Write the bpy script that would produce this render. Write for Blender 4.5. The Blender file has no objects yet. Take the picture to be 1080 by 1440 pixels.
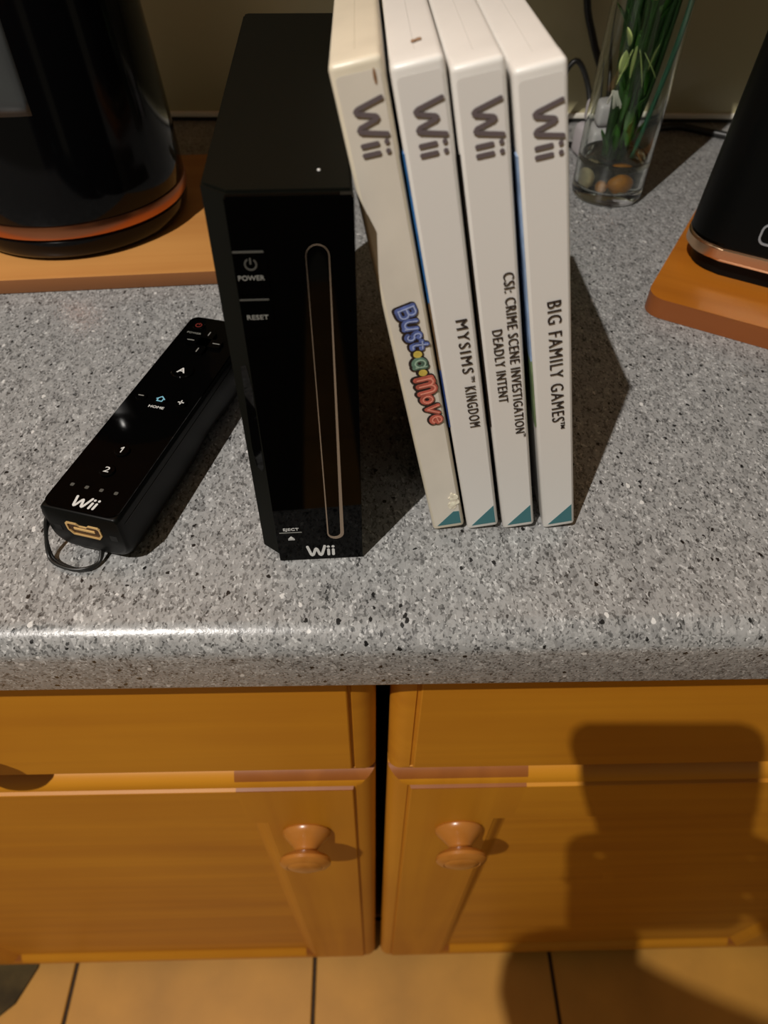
import bpy, bmesh, math, random
from mathutils import Vector, Matrix
random.seed(7)
SC = bpy.context.scene
COL = SC.collection
R = math.radians
H0 = 0.910                                  # height of the worktop surface above the floor


def W(x, y, z):
    """scene coordinates: millimetres measured from the worktop surface -> metres above the floor"""
    return Vector((x / 1000, y / 1000, z / 1000 + H0))


# ------------------------------------------------------------------ camera, ambient light, lamp, exposure
cam = bpy.data.cameras.new('camera')
cam_o = bpy.data.objects.new('camera', cam)
COL.objects.link(cam_o)
RT = Vector((0.99969815, -0.02203186, 0.01087256))
UP = Vector((0.00922628, 0.7468053, 0.66497873))
FW = Vector((0.02277041, 0.66467769, -0.74678315))
CAM = W(0, 0, 239.04)
m = Matrix.Identity(4)
for i in range(3):
    m[i][0], m[i][1], m[i][2], m[i][3] = RT[i], UP[i], -FW[i], CAM[i]
cam_o.matrix_world = m
cam.sensor_fit = 'HORIZONTAL'
cam.sensor_width = 36
cam.lens = 36 * 947.25 / 1080
cam.clip_start = 0.002
cam.dof.use_dof = True
cam.dof.focus_distance = 0.300
cam.dof.aperture_fstop = 31.575 / 2.1
SC.camera = cam_o

world = bpy.data.worlds.new('kitchen_ambient')
SC.world = world
world.use_nodes = True
bg = world.node_tree.nodes['Background']
bg.inputs[0].default_value = (1.0, 0.88, 0.62, 1)
bg.inputs[1].default_value = 0.14

ld = bpy.data.lights.new('ceiling_spot_bulb', 'POINT')
ld.energy = 128
ld.color = (1.0, 0.945, 0.885)
ld.shadow_soft_size = 0.009
lo = bpy.data.objects.new('ceiling_spot_bulb', ld)
lo.location = W(-633, -526, 1488)
COL.objects.link(lo)

SC.view_settings.view_transform = 'Standard'
SC.view_settings.look = 'None'
SC.view_settings.exposure = 0.0
SC.view_settings.gamma = 1.0
SC.view_settings.use_curve_mapping = False


# ------------------------------------------------------------------ materials
def srgb(r, g, b):
    f = lambda c: ((c / 255 + 0.055) / 1.055) ** 2.4 if c > 10 else c / 255 / 12.92
    return (f(r), f(g), f(b), 1)


def mat(name, col, rough=0.5, metal=0.0, coat=0.0, spec=0.5, bump=0.0, bscale=400, var=0.0, vscale=60, sub=0.0, coat_rough=0.08):
    m = bpy.data.materials.new(name)
    m.use_nodes = True
    nt = m.node_tree
    b = nt.nodes['Principled BSDF']
    b.inputs['Base Color'].default_value = col
    b.inputs['Roughness'].default_value = rough
    b.inputs['Metallic'].default_value = metal
    b.inputs['Coat Weight'].default_value = coat
    b.inputs['Coat Roughness'].default_value = coat_rough
    b.inputs['Specular IOR Level'].default_value = spec
    if sub:
        b.inputs['Subsurface Weight'].default_value = sub
        b.inputs['Subsurface Radius'].default_value = (0.004, 0.003, 0.002)
    tc = nt.nodes.new('ShaderNodeTexCoord')
    if bump:
        n = nt.nodes.new('ShaderNodeTexNoise'); n.inputs['Scale'].default_value = bscale
        n.inputs['Detail'].default_value = 4
        nt.links.new(tc.outputs['Object'], n.inputs['Vector'])
        bp = nt.nodes.new('ShaderNodeBump'); bp.inputs['Strength'].default_value = bump
        bp.inputs['Distance'].default_value = 0.0004
        nt.links.new(n.outputs['Fac'], bp.inputs['Height'])
        nt.links.new(bp.outputs['Normal'], b.inputs['Normal'])
    if var:
        n = nt.nodes.new('ShaderNodeTexNoise'); n.inputs['Scale'].default_value = vscale
        n.inputs['Detail'].default_value = 5
        nt.links.new(tc.outputs['Object'], n.inputs['Vector'])
        r = nt.nodes.new('ShaderNodeValToRGB')
        r.color_ramp.elements[0].position = 0.3; r.color_ramp.elements[1].position = 0.7
        r.color_ramp.elements[0].color = tuple(c * (1 - var) for c in col[:3]) + (1,)
        r.color_ramp.elements[1].color = tuple(min(1, c * (1 + var)) for c in col[:3]) + (1,)
        nt.links.new(n.outputs['Fac'], r.inputs['Fac'])
        nt.links.new(r.outputs['Color'], b.inputs['Base Color'])
    return m


def wood(name, c0, c1, axis='X', rough=0.5, coat=0.04, scale=1.0, knots=0.0):
    """lacquered pine: stretched noise grain along one axis"""
    m = bpy.data.materials.new(name); m.use_nodes = True
    nt = m.node_tree; N = nt.nodes; L = nt.links
    b = N['Principled BSDF']
    b.inputs['Roughness'].default_value = rough
    b.inputs['Coat Weight'].default_value = coat
    b.inputs['Coat Roughness'].default_value = 0.22
    tc = N.new('ShaderNodeTexCoord'); mp = N.new('ShaderNodeMapping')
    s = {'X': (2, 38, 38), 'Y': (38, 2, 38), 'Z': (38, 38, 2)}[axis]
    mp.inputs['Scale'].default_value = tuple(v * scale for v in s)
    L.new(tc.outputs['Object'], mp.inputs['Vector'])
    n = N.new('ShaderNodeTexNoise'); n.inputs['Scale'].default_value = 1.0; n.inputs['Detail'].default_value = 6
    n.inputs['Distortion'].default_value = 0.6
    L.new(mp.outputs['Vector'], n.inputs['Vector'])
    n2 = N.new('ShaderNodeTexNoise'); n2.inputs['Scale'].default_value = 7; n2.inputs['Detail'].default_value = 3
    L.new(tc.outputs['Object'], n2.inputs['Vector'])
    mx = N.new('ShaderNodeMath'); mx.operation = 'MULTIPLY_ADD'; mx.inputs[1].default_value = 0.65
    L.new(n.outputs['Fac'], mx.inputs[0])
    m2 = N.new('ShaderNodeMath'); m2.operation = 'MULTIPLY'; m2.inputs[1].default_value = 0.35
    L.new(n2.outputs['Fac'], m2.inputs[0]); L.new(m2.outputs[0], mx.inputs[2])
    r = N.new('ShaderNodeValToRGB')
    r.color_ramp.elements[0].position = 0.32; r.color_ramp.elements[1].position = 0.66
    r.color_ramp.elements[0].color = c0; r.color_ramp.elements[1].color = c1
    L.new(mx.outputs[0], r.inputs['Fac']); L.new(r.outputs['Color'], b.inputs['Base Color'])
    bp = N.new('ShaderNodeBump'); bp.inputs['Strength'].default_value = 0.15; bp.inputs['Distance'].default_value = 0.0004
    L.new(n.outputs['Fac'], bp.inputs['Height']); L.new(bp.outputs['Normal'], b.inputs['Normal'])
    return m


def granite():
    m = bpy.data.materials.new('speckled_laminate'); m.use_nodes = True
    nt = m.node_tree; N = nt.nodes; L = nt.links
    b = N['Principled BSDF']
    b.inputs['Roughness'].default_value = 0.30
    b.inputs['Specular IOR Level'].default_value = 0.5
    tc = N.new('ShaderNodeTexCoord')
    # domain warp so that the chips are irregular
    wn = N.new('ShaderNodeTexNoise'); wn.inputs['Scale'].default_value = 500; wn.inputs['Detail'].default_value = 2
    L.new(tc.outputs['Object'], wn.inputs['Vector'])
    ws = N.new('ShaderNodeVectorMath'); ws.operation = 'SCALE'; ws.inputs['Scale'].default_value = 0.0022
    L.new(wn.outputs['Color'], ws.inputs[0])
    wa = N.new('ShaderNodeVectorMath'); wa.operation = 'ADD'
    L.new(tc.outputs['Object'], wa.inputs[0]); L.new(ws.outputs[0], wa.inputs[1])

    def vor(scale, stretch=None, off=0):
        v = N.new('ShaderNodeTexVoronoi'); v.inputs['Scale'].default_value = scale
        mp = N.new('ShaderNodeMapping')
        mp.inputs['Location'].default_value = (off, off * 1.7, off * .6)
        mp.inputs['Rotation'].default_value = (0, 0, off * 9)
        if stretch: mp.inputs['Scale'].default_value = stretch
        L.new(wa.outputs[0], mp.inputs['Vector']); L.new(mp.outputs['Vector'], v.inputs['Vector'])
        return v

    def ramp(pts, interp='CONSTANT'):
        r = N.new('ShaderNodeValToRGB'); cr = r.color_ramp; cr.interpolation = interp
        while len(cr.elements) < len(pts): cr.elements.new(0.5)
        for e, (p, c) in zip(cr.elements, pts): e.position = p; e.color = (c, c, c, 1) if not isinstance(c, tuple) else c
        return r

    def sep(v):
        s = N.new('ShaderNodeSeparateColor'); L.new(v.outputs['Color'], s.inputs[0]); return s

    def mix(fac, a, c, name='MIX'):
        x = N.new('ShaderNodeMix'); x.data_type = 'RGBA'; x.blend_type = name
        if isinstance(fac, float): x.inputs['Factor'].default_value = fac
        else: L.new(fac, x.inputs['Factor'])
        for k, q in ((6, a), (7, c)):
            if isinstance(q, tuple): x.inputs[k].default_value = q
            else: L.new(q, x.inputs[k])
        return x.outputs[2]
    # fine grey grains
    v1 = vor(1200, (1, .55, 1), .12); s1 = sep(v1)
    g1 = ramp([(0, (.015, .015, .015, 1)), (.10, (.10, .10, .098, 1)), (.24, (.255, .255, .25, 1)), (.55, (.32, .32, .315, 1)), (.94, (.58, .58, .57, 1))])
    L.new(s1.outputs[0], g1.inputs[0])
    # medium patches
    v2 = vor(330, (1, .62, 1), .31); s2 = sep(v2)
    g2 = ramp([(0, (.10, .10, .098, 1)), (.12, (.26, .26, .255, 1)), (.5, (.31, .308, .30, 1)), (.92, (.46, .46, .45, 1))])
    L.new(s2.outputs[1], g2.inputs[0])
    base = mix(0.36, g1.outputs[0], g2.outputs[0])
    # sparse dark chips and sparse white chips
    v3 = vor(400, (1, .7, 1), .77); s3 = sep(v3)
    k3 = ramp([(0, 0.0), (.968, 1.0)]); L.new(s3.outputs[2], k3.inputs[0])
    d3 = ramp([(0, 1.0), (.40, 0.0)]); L.new(v3.outputs['Distance'], d3.inputs[0])
    mk = N.new('ShaderNodeMath'); mk.operation = 'MULTIPLY'
    L.new(k3.outputs[0], mk.inputs[0]); L.new(d3.outputs[0], mk.inputs[1])
    base = mix(mk.outputs[0], base, (.012, .012, .012, 1))
    v4 = vor(360, (1, .6, 1), 1.3); s4 = sep(v4)
    k4 = ramp([(0, 0.0), (.985, 1.0)]); L.new(s4.outputs[0], k4.inputs[0])
    d4 = ramp([(0, 1.0), (.34, 0.0)]); L.new(v4.outputs['Distance'], d4.inputs[0])
    mk2 = N.new('ShaderNodeMath'); mk2.operation = 'MULTIPLY'
    L.new(k4.outputs[0], mk2.inputs[0]); L.new(d4.outputs[0], mk2.inputs[1])
    base = mix(mk2.outputs[0], base, (.62, .61, .59, 1))
    L.new(base, b.inputs['Base Color'])
    nb = N.new('ShaderNodeTexNoise'); nb.inputs['Scale'].default_value = 520; nb.inputs['Detail'].default_value = 3
    L.new(tc.outputs['Object'], nb.inputs['Vector'])
    bp = N.new('ShaderNodeBump'); bp.inputs['Strength'].default_value = 0.45; bp.inputs['Distance'].default_value = 0.0003
    L.new(nb.outputs['Fac'], bp.inputs['Height']); L.new(bp.outputs['Normal'], b.inputs['Normal'])
    return m


M = {}
M['granite'] = granite()
PINE0, PINE1 = (0.48, 0.178, 0.007, 1), (0.62, 0.262, 0.012, 1)
M['pine_h'] = wood('honey_pine_horizontal_grain', PINE0, PINE1, 'X')
M['pine_v'] = wood('honey_pine_vertical_grain', PINE0, PINE1, 'Z')
M['pine_end'] = wood('reddish_end_grain_pine', (0.24, 0.070, 0.010, 1), (0.33, 0.105, 0.014, 1), 'Z', coat=.1)
M['pine_knob'] = wood('reddish_turned_pine', (0.34, 0.12, 0.016, 1), (0.46, 0.175, 0.028, 1), 'Y', rough=0.3, coat=0.35)
M['board_light'] = wood('pale_board_wood', (0.46, 0.19, 0.045, 1), (0.60, 0.29, 0.08, 1), 'X', rough=0.5, coat=0.1)
M['board_dark'] = wood('oiled_orange_board_wood', (0.33, 0.095, 0.007, 1), (0.50, 0.17, 0.014, 1), 'X', rough=0.35, coat=0.3, scale=.8)
M['edge_light'] = wood('sawn_shaded_board_edge', (0.20, 0.07, 0.02, 1), (0.30, 0.12, 0.035, 1), 'X', coat=0)  # board side colours: darker end grain with the side's shade mixed in
M['edge_dark'] = wood('dark_shaded_board_edge', (0.20, 0.05, 0.008, 1), (0.30, 0.09, 0.014, 1), 'X', coat=.1)
M['carcass'] = mat('dark_cabinet_inside', (0.02, 0.012, 0.008, 1), 0.8)
M['tile'] = mat('warm_beige_floor_tile', (0.55, 0.265, 0.038, 1), 0.55, var=0.16, vscale=9)
M['grout'] = mat('dark_grout', (0.05, 0.028, 0.012, 1), 0.9, var=.2, vscale=200)
M['wall'] = mat('cream_splashback', (0.52, 0.47, 0.28, 1), 0.25, var=0.05, vscale=3)
M['wall_lip'] = mat('white_splashback_edge', (0.80, 0.76, 0.66, 1), 0.3)
M['paint'] = mat('plain_wall_paint', (0.50, 0.42, 0.28, 1), 0.8)
M['sealant'] = mat('black_sealant', (0.01, 0.01, 0.008, 1), 0.6)
M['matte_black'] = mat('matte_black_plastic', (0.0024, 0.0027, 0.0014, 1), 0.6, bump=.1, bscale=900, spec=.12)
M['gloss_black'] = mat('gloss_black_plastic', (0.001, 0.001, 0.001, 1), 0.04, spec=.13)
M['satin_black'] = mat('satin_black_plastic', (0.002, 0.0022, 0.002, 1), 0.38, spec=.16)
M['black_void'] = mat('dark_recess', (0.002, 0.002, 0.002, 1), 0.6)
M['slot_ring'] = mat('clear_brownish_slot_surround', (0.24, 0.18, 0.13, 1), 0.35)
M['print_white'] = mat('white_print', (0.62, 0.62, 0.60, 1), 0.5)
M['print_grey'] = mat('dim_grey_print', (0.22, 0.22, 0.20, 1), 0.5)
M['print_faint'] = mat('faint_grey_print', (0.07, 0.07, 0.062, 1), 0.5)
M['print_red'] = mat('dark_red_print', (0.16, 0.02, 0.015, 1), 0.5)
M['print_blue'] = mat('pale_blue_print', (0.20, 0.48, 0.62, 1), 0.4)
M['gold'] = mat('brass_contact', (0.95, 0.62, 0.25, 1), 0.35, metal=.6)
M['cord'] = mat('black_cord', (0.01, 0.01, 0.009, 1), 0.4)
M['case_white'] = mat('white_case_plastic', (0.74, 0.715, 0.67, 1), 0.35, var=.03, vscale=40, bump=.06, bscale=1500)
M['case_cream'] = mat('yellowed_case_plastic', (0.70, 0.63, 0.49, 1), 0.35, var=.07, vscale=40, bump=.06, bscale=1500)
M['spine_paper'] = mat('off_white_spine_insert', (0.73, 0.705, 0.665, 1), 0.33)
M['spine_cream'] = mat('yellowed_spine_insert', (0.69, 0.64, 0.55, 1), 0.33, var=.05, vscale=60)
M['teal'] = mat('teal_corner_print', (0.045, 0.17, 0.19, 1), 0.35)
M['ink'] = mat('brown_black_ink', (0.022, 0.014, 0.013, 1), 0.5)
M['ink_grey'] = mat('warm_grey_ink', (0.125, 0.10, 0.104, 1), 0.5)
M['stain'] = mat('brown_stain', (0.24, 0.13, 0.06, 1), 0.6, var=.3, vscale=900)
M['torn'] = mat('torn_sticker_residue', (0.85, 0.74, 0.58, 1), 0.8, var=.3, vscale=500, bump=.8, bscale=500)
M['copper'] = mat('rose_copper', (0.50, 0.19, 0.09, 1), 0.28, metal=1)
M['rose_gold'] = mat('pale_rose_gold', (0.80, 0.54, 0.34, 1), 0.25, metal=1)
M['kettle_black'] = mat('gloss_black_enamel', (0.0015, 0.0015, 0.0018, 1), 0.10, spec=.22)
M['gauge'] = mat('smoky_water_gauge', (0.045, 0.048, 0.048, 1), 0.3, var=.2, vscale=25)
M['steel'] = mat('light_steel_trim', (0.45, 0.47, 0.5, 1), 0.3, metal=.6)
M['stem'] = mat('dark_green_stem', (0.020, 0.060, 0.012, 1), 0.45, var=.4, vscale=90)
M['stem_teal'] = mat('blue_green_stem', (0.05, 0.17, 0.095, 1), 0.45)
M['leaf'] = mat('green_leaf', (0.035, 0.13, 0.012, 1), 0.4, var=.4, vscale=60)
M['leaf_pale'] = mat('pale_green_leaf', (0.34, 0.42, 0.14, 1), 0.45, var=.2, vscale=100)
M['petal'] = mat('yellowish_petal', (0.72, 0.55, 0.15, 1), 0.5)
M['root'] = mat('white_roots', (0.6, 0.58, 0.5, 1), 0.6)
M['pebble_o'] = mat('orange_brown_pebble', (0.75, 0.28, 0.02, 1), 0.3, var=.3, vscale=80)
M['pebble_c'] = mat('cream_pebble', (0.75, 0.62, 0.40, 1), 0.4, var=.2, vscale=80)
M['pebble_d'] = mat('dark_pebble', (0.06, 0.05, 0.03, 1), 0.4, var=.2, vscale=80)
M['plug'] = mat('white_plug_plastic', (0.42, 0.39, 0.40, 1), 0.4)
M['phone'] = mat('black_phone_shell', (0.02, 0.02, 0.022, 1), 0.3)
M['skin'] = mat('skin', (0.50, 0.27, 0.17, 1), 0.55, sub=.1)
M['sleeve'] = mat('dark_sweater', (0.04, 0.04, 0.05, 1), 0.9, bump=.6, bscale=300)
M['trousers'] = mat('dark_trousers', (0.03, 0.035, 0.05, 1), 0.9)
M['hair'] = mat('brown_hair', (0.05, 0.028, 0.015, 1), 0.6, bump=.6, bscale=500)


def glass(name, col, ior, rough=0.0):
    m = bpy.data.materials.new(name); m.use_nodes = True
    b = m.node_tree.nodes['Principled BSDF']
    b.inputs['Base Color'].default_value = col
    b.inputs['Transmission Weight'].default_value = 1
    b.inputs['Roughness'].default_value = rough
    b.inputs['IOR'].default_value = ior
    return m


M['glass'] = glass('clear_glass', (0.93, 0.97, 0.94, 1), 1.45)
M['water'] = glass('water', (0.90, 0.93, 0.84, 1), 1.33)


# ------------------------------------------------------------------ mesh helpers (millimetres in, metres stored)
def obj(name, bm, m, parent=None, smooth=False, angle=None):
    bmesh.ops.recalc_face_normals(bm, faces=bm.faces)
    if name == 'board_slab':            # sides coloured darker than the face: end grain plus painted-in shade
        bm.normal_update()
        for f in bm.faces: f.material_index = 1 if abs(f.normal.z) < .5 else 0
    me = bpy.data.meshes.new(name)
    bmesh.ops.scale(bm, vec=(.001, .001, .001), verts=bm.verts)
    bm.to_mesh(me); bm.free()
    ms = m if isinstance(m, (list, tuple)) else [m]
    for q in ms: me.materials.append(q)
    if smooth or angle is not None:
        for p in me.polygons: p.use_smooth = True
        if angle is not None:
            me.set_sharp_from_angle(angle=R(angle))
    o = bpy.data.objects.new(name, me)
    COL.objects.link(o)
    if parent: o.parent = parent
    return o


def tag(o, label, cat, group=None, kind=None):
    o['label'] = label
    if cat: o['category'] = cat
    if group: o['group'] = group
    if kind: o['kind'] = kind
    return o


def thing(name, label, cat, loc, rotz=0, group=None, rot=None):
    o = bpy.data.objects.new(name, None); COL.objects.link(o)
    o.empty_display_size = .02
    if rot is not None:
        o.matrix_world = Matrix.Translation(W(*loc)) @ rot.to_4x4()
    else:
        o.location = W(*loc); o.rotation_euler = (0, 0, R(rotz))
    return tag(o, label, cat, group)


def struct(name, bm, m, parent=None, **k):
    o = obj(name, bm, m, parent, **k)
    if not parent: o['kind'] = 'structure'; o.location = (0, 0, H0)
    return o


def box(bm, x0, x1, y0, y1, z0, z1, r=0, seg=3, pred=None):
    vs = [bm.verts.new((x, y, z)) for z in (z0, z1) for y in (y0, y1) for x in (x0, x1)]
    fs = [bm.faces.new([vs[i] for i in f]) for f in ((0, 2, 3, 1), (4, 5, 7, 6), (0, 1, 5, 4), (2, 6, 7, 3), (0, 4, 6, 2), (1, 3, 7, 5))]
    if r:
        es = list({e for f in fs for e in f.edges})
        if pred: es = [e for e in es if pred((e.verts[0].co + e.verts[1].co) / 2, e.verts[1].co - e.verts[0].co)]
        bmesh.ops.bevel(bm, geom=es, offset=r, segments=seg, profile=.5, affect='EDGES')
    return bm


def bx(*a, **k): return box(bmesh.new(), *a, **k)


def prism(bm, poly, z0, z1, r=0, seg=3, top=None):
    """vertical prism from a plan polygon; 'top' = optional other polygon for the upper ring"""
    a = [bm.verts.new((x, y, z0)) for x, y in poly]
    b = [bm.verts.new((x, y, z1)) for x, y in (top or poly)]
    n = len(a)
    fs = [bm.faces.new(a[::-1]), bm.faces.new(b)] + [bm.faces.new((a[i], a[(i + 1) % n], b[(i + 1) % n], b[i])) for i in range(n)]
    if r:
        bmesh.ops.bevel(bm, geom=list({e for f in fs[:2] for e in f.edges}), offset=r, segments=seg, affect='EDGES')
    return bm


def rrect(x0, x1, y0, y1, r, seg=6):
    P = []
    for cx, cy, a in ((x1 - r, y1 - r, 0), (x0 + r, y1 - r, 90), (x0 + r, y0 + r, 180), (x1 - r, y0 + r, 270)):
        for k in range(seg + 1):
            t = R(a + 90 * k / seg); P.append((cx + r * math.cos(t), cy + r * math.sin(t)))
    return P


def lathe(bm, prof, n=64, cx=0, cy=0, M4=None, a0=0, a1=360, close=True):
    full = (a1 - a0) == 360
    cnt = n if full else n + 1
    rings = []
    for r, z in prof:
        if r < 1e-6:
            rings.append([bm.verts.new((cx, cy, z))])
        else:
            rings.append([bm.verts.new((cx + r * math.cos(R(a0 + (a1 - a0) * k / n)), cy + r * math.sin(R(a0 + (a1 - a0) * k / n)), z)) for k in range(cnt)])
    for A, B in zip(rings, rings[1:]):
        for k in range(n):
            k2 = (k + 1) % cnt if full else k + 1
            if len(A) == 1 and len(B) == 1: continue
            if len(A) == 1: bm.faces.new((A[0], B[k2], B[k]))
            elif len(B) == 1: bm.faces.new((A[k], A[k2], B[0]))
            else: bm.faces.new((A[k], A[k2], B[k2], B[k]))
    if M4 is not None: bmesh.ops.transform(bm, matrix=M4, verts=bm.verts)
    return bm


def tube(bm, pts, r, n=10, taper=None):
    """round tube along a smoothed path"""
    P = [Vector(p) for p in pts]
    S = []
    for i in range(len(P) - 1):
        p0, p1, p2, p3 = P[max(i - 1, 0)], P[i], P[i + 1], P[min(i + 2, len(P) - 1)]
        for k in range(6):
            t = k / 6
            S.append(.5 * ((2 * p1) + (p2 - p0) * t + (2 * p0 - 5 * p1 + 4 * p2 - p3) * t * t + (3 * p1 - p0 - 3 * p2 + p3) * t ** 3))
    S.append(P[-1])
    prev = None; up = Vector((0, 0, 1))
    rings = []
    for i, p in enumerate(S):
        d = (S[min(i + 1, len(S) - 1)] - S[max(i - 1, 0)]).normalized()
        if i == 0:
            u = d.cross(up)
            if u.length < .1: u = d.cross(Vector((1, 0, 0)))
        else: u = u - d * u.dot(d)
        u.normalize(); v = d.cross(u)
        rr = r * (taper(i / (len(S) - 1)) if taper else 1)
        rings.append([bm.verts.new(p + u * rr * math.cos(2 * math.pi * k / n) + v * rr * math.sin(2 * math.pi * k / n)) for k in range(n)])
    for A, B in zip(rings, rings[1:]):
        for k in range(n): bm.faces.new((A[k], A[(k + 1) % n], B[(k + 1) % n], B[k]))
    bm.faces.new(rings[0][::-1]); bm.faces.new(rings[-1])
    return bm


def frame(o, x, y):
    """matrix whose local x,y lie along the given directions at point o (millimetres)"""
    x = Vector(x).normalized(); z = x.cross(Vector(y)).normalized(); y = z.cross(x)
    m = Matrix.Identity(4)
    for i in range(3): m[i][0], m[i][1], m[i][2], m[i][3] = x[i], y[i], z[i], o[i]
    return m


def flat(bm, poly, h, t=.12):
    """thin plate over a 2D polygon, from h to h+t along local z"""
    a = [bm.verts.new((x, y, h + t)) for x, y in poly]; b = [bm.verts.new((x, y, h - .02)) for x, y in poly]
    n = len(a); bm.faces.new(a); bm.faces.new(b[::-1])
    for i in range(n): bm.faces.new((b[i], b[(i + 1) % n], a[(i + 1) % n], a[i]))


def stroke(bm, pts, w, h=0, t=.12):
    k_ = 0
    for (x0, y0), (x1, y1) in zip(pts, pts[1:]):
        d = math.hypot(x1 - x0, y1 - y0); nx, ny = -(y1 - y0) / d * w / 2, (x1 - x0) / d * w / 2
        flat(bm, [(x0 + nx, y0 + ny), (x0 - nx, y0 - ny), (x1 - nx, y1 - ny), (x1 + nx, y1 + ny)], h, t + .004 * k_); k_ += 1
    for x, y in pts:
        flat(bm, [(x + w / 2 * math.cos(2 * math.pi * k / 12), y + w / 2 * math.sin(2 * math.pi * k / 12)) for k in range(12)], h, t + .004 * k_); k_ += 1


def logo_bm(Ht, Mx, shear=0, wscale=1.0, w=.2):
    """the rounded three-letter wordmark W i i"""
    bm = bmesh.new()
    q = lambda x, y: ((x * wscale + shear * y) * Ht, y * Ht)
    stroke(bm, [q(.08, .95), q(.29, .17), q(.36, .09), q(.44, .15), q(.60, .68), q(.66, .74), q(.72, .68), q(.88, .15), q(.96, .09), q(1.03, .17), q(1.24, .95)], w * Ht)
    for x in (1.48, 1.80):
        stroke(bm, [q(x, .10), q(x, .58)], w * Ht)
        stroke(bm, [q(x, .88), q(x + .001, .885)], (w + .02) * Ht)
    bmesh.ops.transform(bm, matrix=Mx, verts=bm.verts)
    return bm


def text_bm(s, size, Mx, xs=1.0, bold=0.0, t=.06, align='LEFT', spacing=1.0, h=.05):
    cu = bpy.data.curves.new('txt', 'FONT'); cu.body = s; cu.size = size; cu.extrude = t; cu.offset = bold
    cu.align_x = align; cu.space_character = spacing; cu.resolution_u = 3
    o = bpy.data.objects.new('txt', cu); COL.objects.link(o)
    dg = bpy.context.evaluated_depsgraph_get(); dg.update()
    me = bpy.data.meshes.new_from_object(o.evaluated_get(dg))
    bm = bmesh.new(); bm.from_mesh(me)
    bpy.data.objects.remove(o); bpy.data.curves.remove(cu); bpy.data.meshes.remove(me)
    bmesh.ops.transform(bm, matrix=Mx @ Matrix.Translation((0, 0, h)) @ Matrix.Diagonal((xs, 1, 1, 1)), verts=bm.verts)
    return bm


def fit_text(s, length, cap, Mx, bold=0.0, spacing=1.0):
    """text whose capitals are 'cap' high and whose line is 'length' long"""
    size = cap / .7
    bm = text_bm(s, size, Matrix.Identity(4), bold=bold, spacing=spacing)
    x0 = min(v.co.x for v in bm.verts); x1 = max(v.co.x for v in bm.verts)
    k = length / (x1 - x0)
    bmesh.ops.transform(bm, matrix=Mx @ Matrix.Diagonal((k, 1, 1, 1)) @ Matrix.Translation((-x0, 0, 0)), verts=bm.verts)
    return bm


# ------------------------------------------------------------------ the room: floor, walls, worktop
EDGE = 142.4                                 # y of the worktop's front edge
WALL = 731.0
bm = bx(-1500, 1500, -1900, WALL, -960, -913.5)
floor = struct('floor', bm, M['grout'])
t0 = obj('floor_tile', bx(2.5, 335, 2.5, 335, -913.6, -910, r=1.0, seg=1, pred=lambda c, d: c.z > -911), M['tile'], floor)
first = True
for i in range(-4, 5):
    for j in range(-6, 2):
        X, Y = -421 + 338 * (i + 1) + .5, 215 + 338 * (j - 1) + 338
        if X > 1150 or X + 338 < -1500 or Y > 560: continue
        if first: t = t0; first = False
        else: t = t0.copy(); COL.objects.link(t)
        t.location = (X / 1000, Y / 1000 - .338, 0)
        t.rotation_euler = (0, 0, 0)
bm = bx(-1500, 1500, WALL + 4, WALL + 120, -960, 1490)
wall = struct('wall_back', bm, M['paint'])
# splashback sheet standing on the worktop with a paler polished bottom edge and a black sealant line
bm = bx(-1500, 1500, WALL - 4, WALL + 4, 4, 335, r=2, seg=3)
obj('splashback', bm, M['wall'], wall, angle=40)
obj('splashback_edge', bx(-1500, 1500, WALL - 6.5, WALL - 3.5, 3.5, 8.5, r=1.2), M['wall_lip'], wall, angle=40)
obj('sealant_strip', bx(-1500, 1500, WALL - 5, WALL + 4, -.5, 3.5), M['sealant'], wall)
wall.children[0].location = (0, 0, 0)

# worktop, rounded front edge
prof = []
r = 13.0
for k in range(9): a = R(90 + 90 * k / 8); prof.append((EDGE + r + r * math.cos(a), -r + r * math.sin(a)))
r2 = 2.5
for k in range(5): a = R(180 + 90 * k / 4); prof.append((EDGE + r2 + r2 * math.cos(a), -39 + r2 + r2 * math.sin(a)))
prof += [(WALL - 1, -39), (WALL - 1, 0)]
bm = bmesh.new()
A = [bm.verts.new((-1400, y, z)) for y, z in prof]; B = [bm.verts.new((1400, y, z)) for y, z in prof]
n = len(A)
for i in range(n): bm.faces.new((A[i], A[(i + 1) % n], B[(i + 1) % n], B[i]))
bm.faces.new(A[::-1]); bm.faces.new(B)
wt = obj('worktop', bm, M['granite'], angle=30); wt.location = (0, 0, H0)
tag(wt, 'grey speckled laminate worktop with a rounded front edge', 'worktop')

# wall cupboard above the frame: it shades the splashback
wc = thing('wall_cabinet', 'honey pine wall cupboard hanging over the back of the worktop', 'cabinet', (0, 0, 0))
obj('cabinet_body', bx(-1300, 1300, 405, WALL + 4, 391, 1050, r=2, seg=1), M['pine_h'], wc)

# ------------------------------------------------------------------ base cabinets
YF = 162.0                                   # front plane of the doors and drawer fronts
OUT = [(0, 12.5), (.6, 10.2), (2, 7.8), (4.2, 5.4), (7, 3.6), (10, 2.5), (13, 1.9), (13.5, 2.7), (14.7, 2.7), (15.4, .3), (16, 0)]
INN = [(0, 8.0), (1.5, 7.8), (4, 6.5), (8, 3.0), (11, 1.2), (13, .8), (14, 0)]


def pf(P, d):
    if d <= 0: return P[0][1]
    for (a, va), (b, vb) in zip(P, P[1:]):
        if d <= b: return va + (vb - va) * (d - a) / (b - a)
    return 0.0


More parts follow.
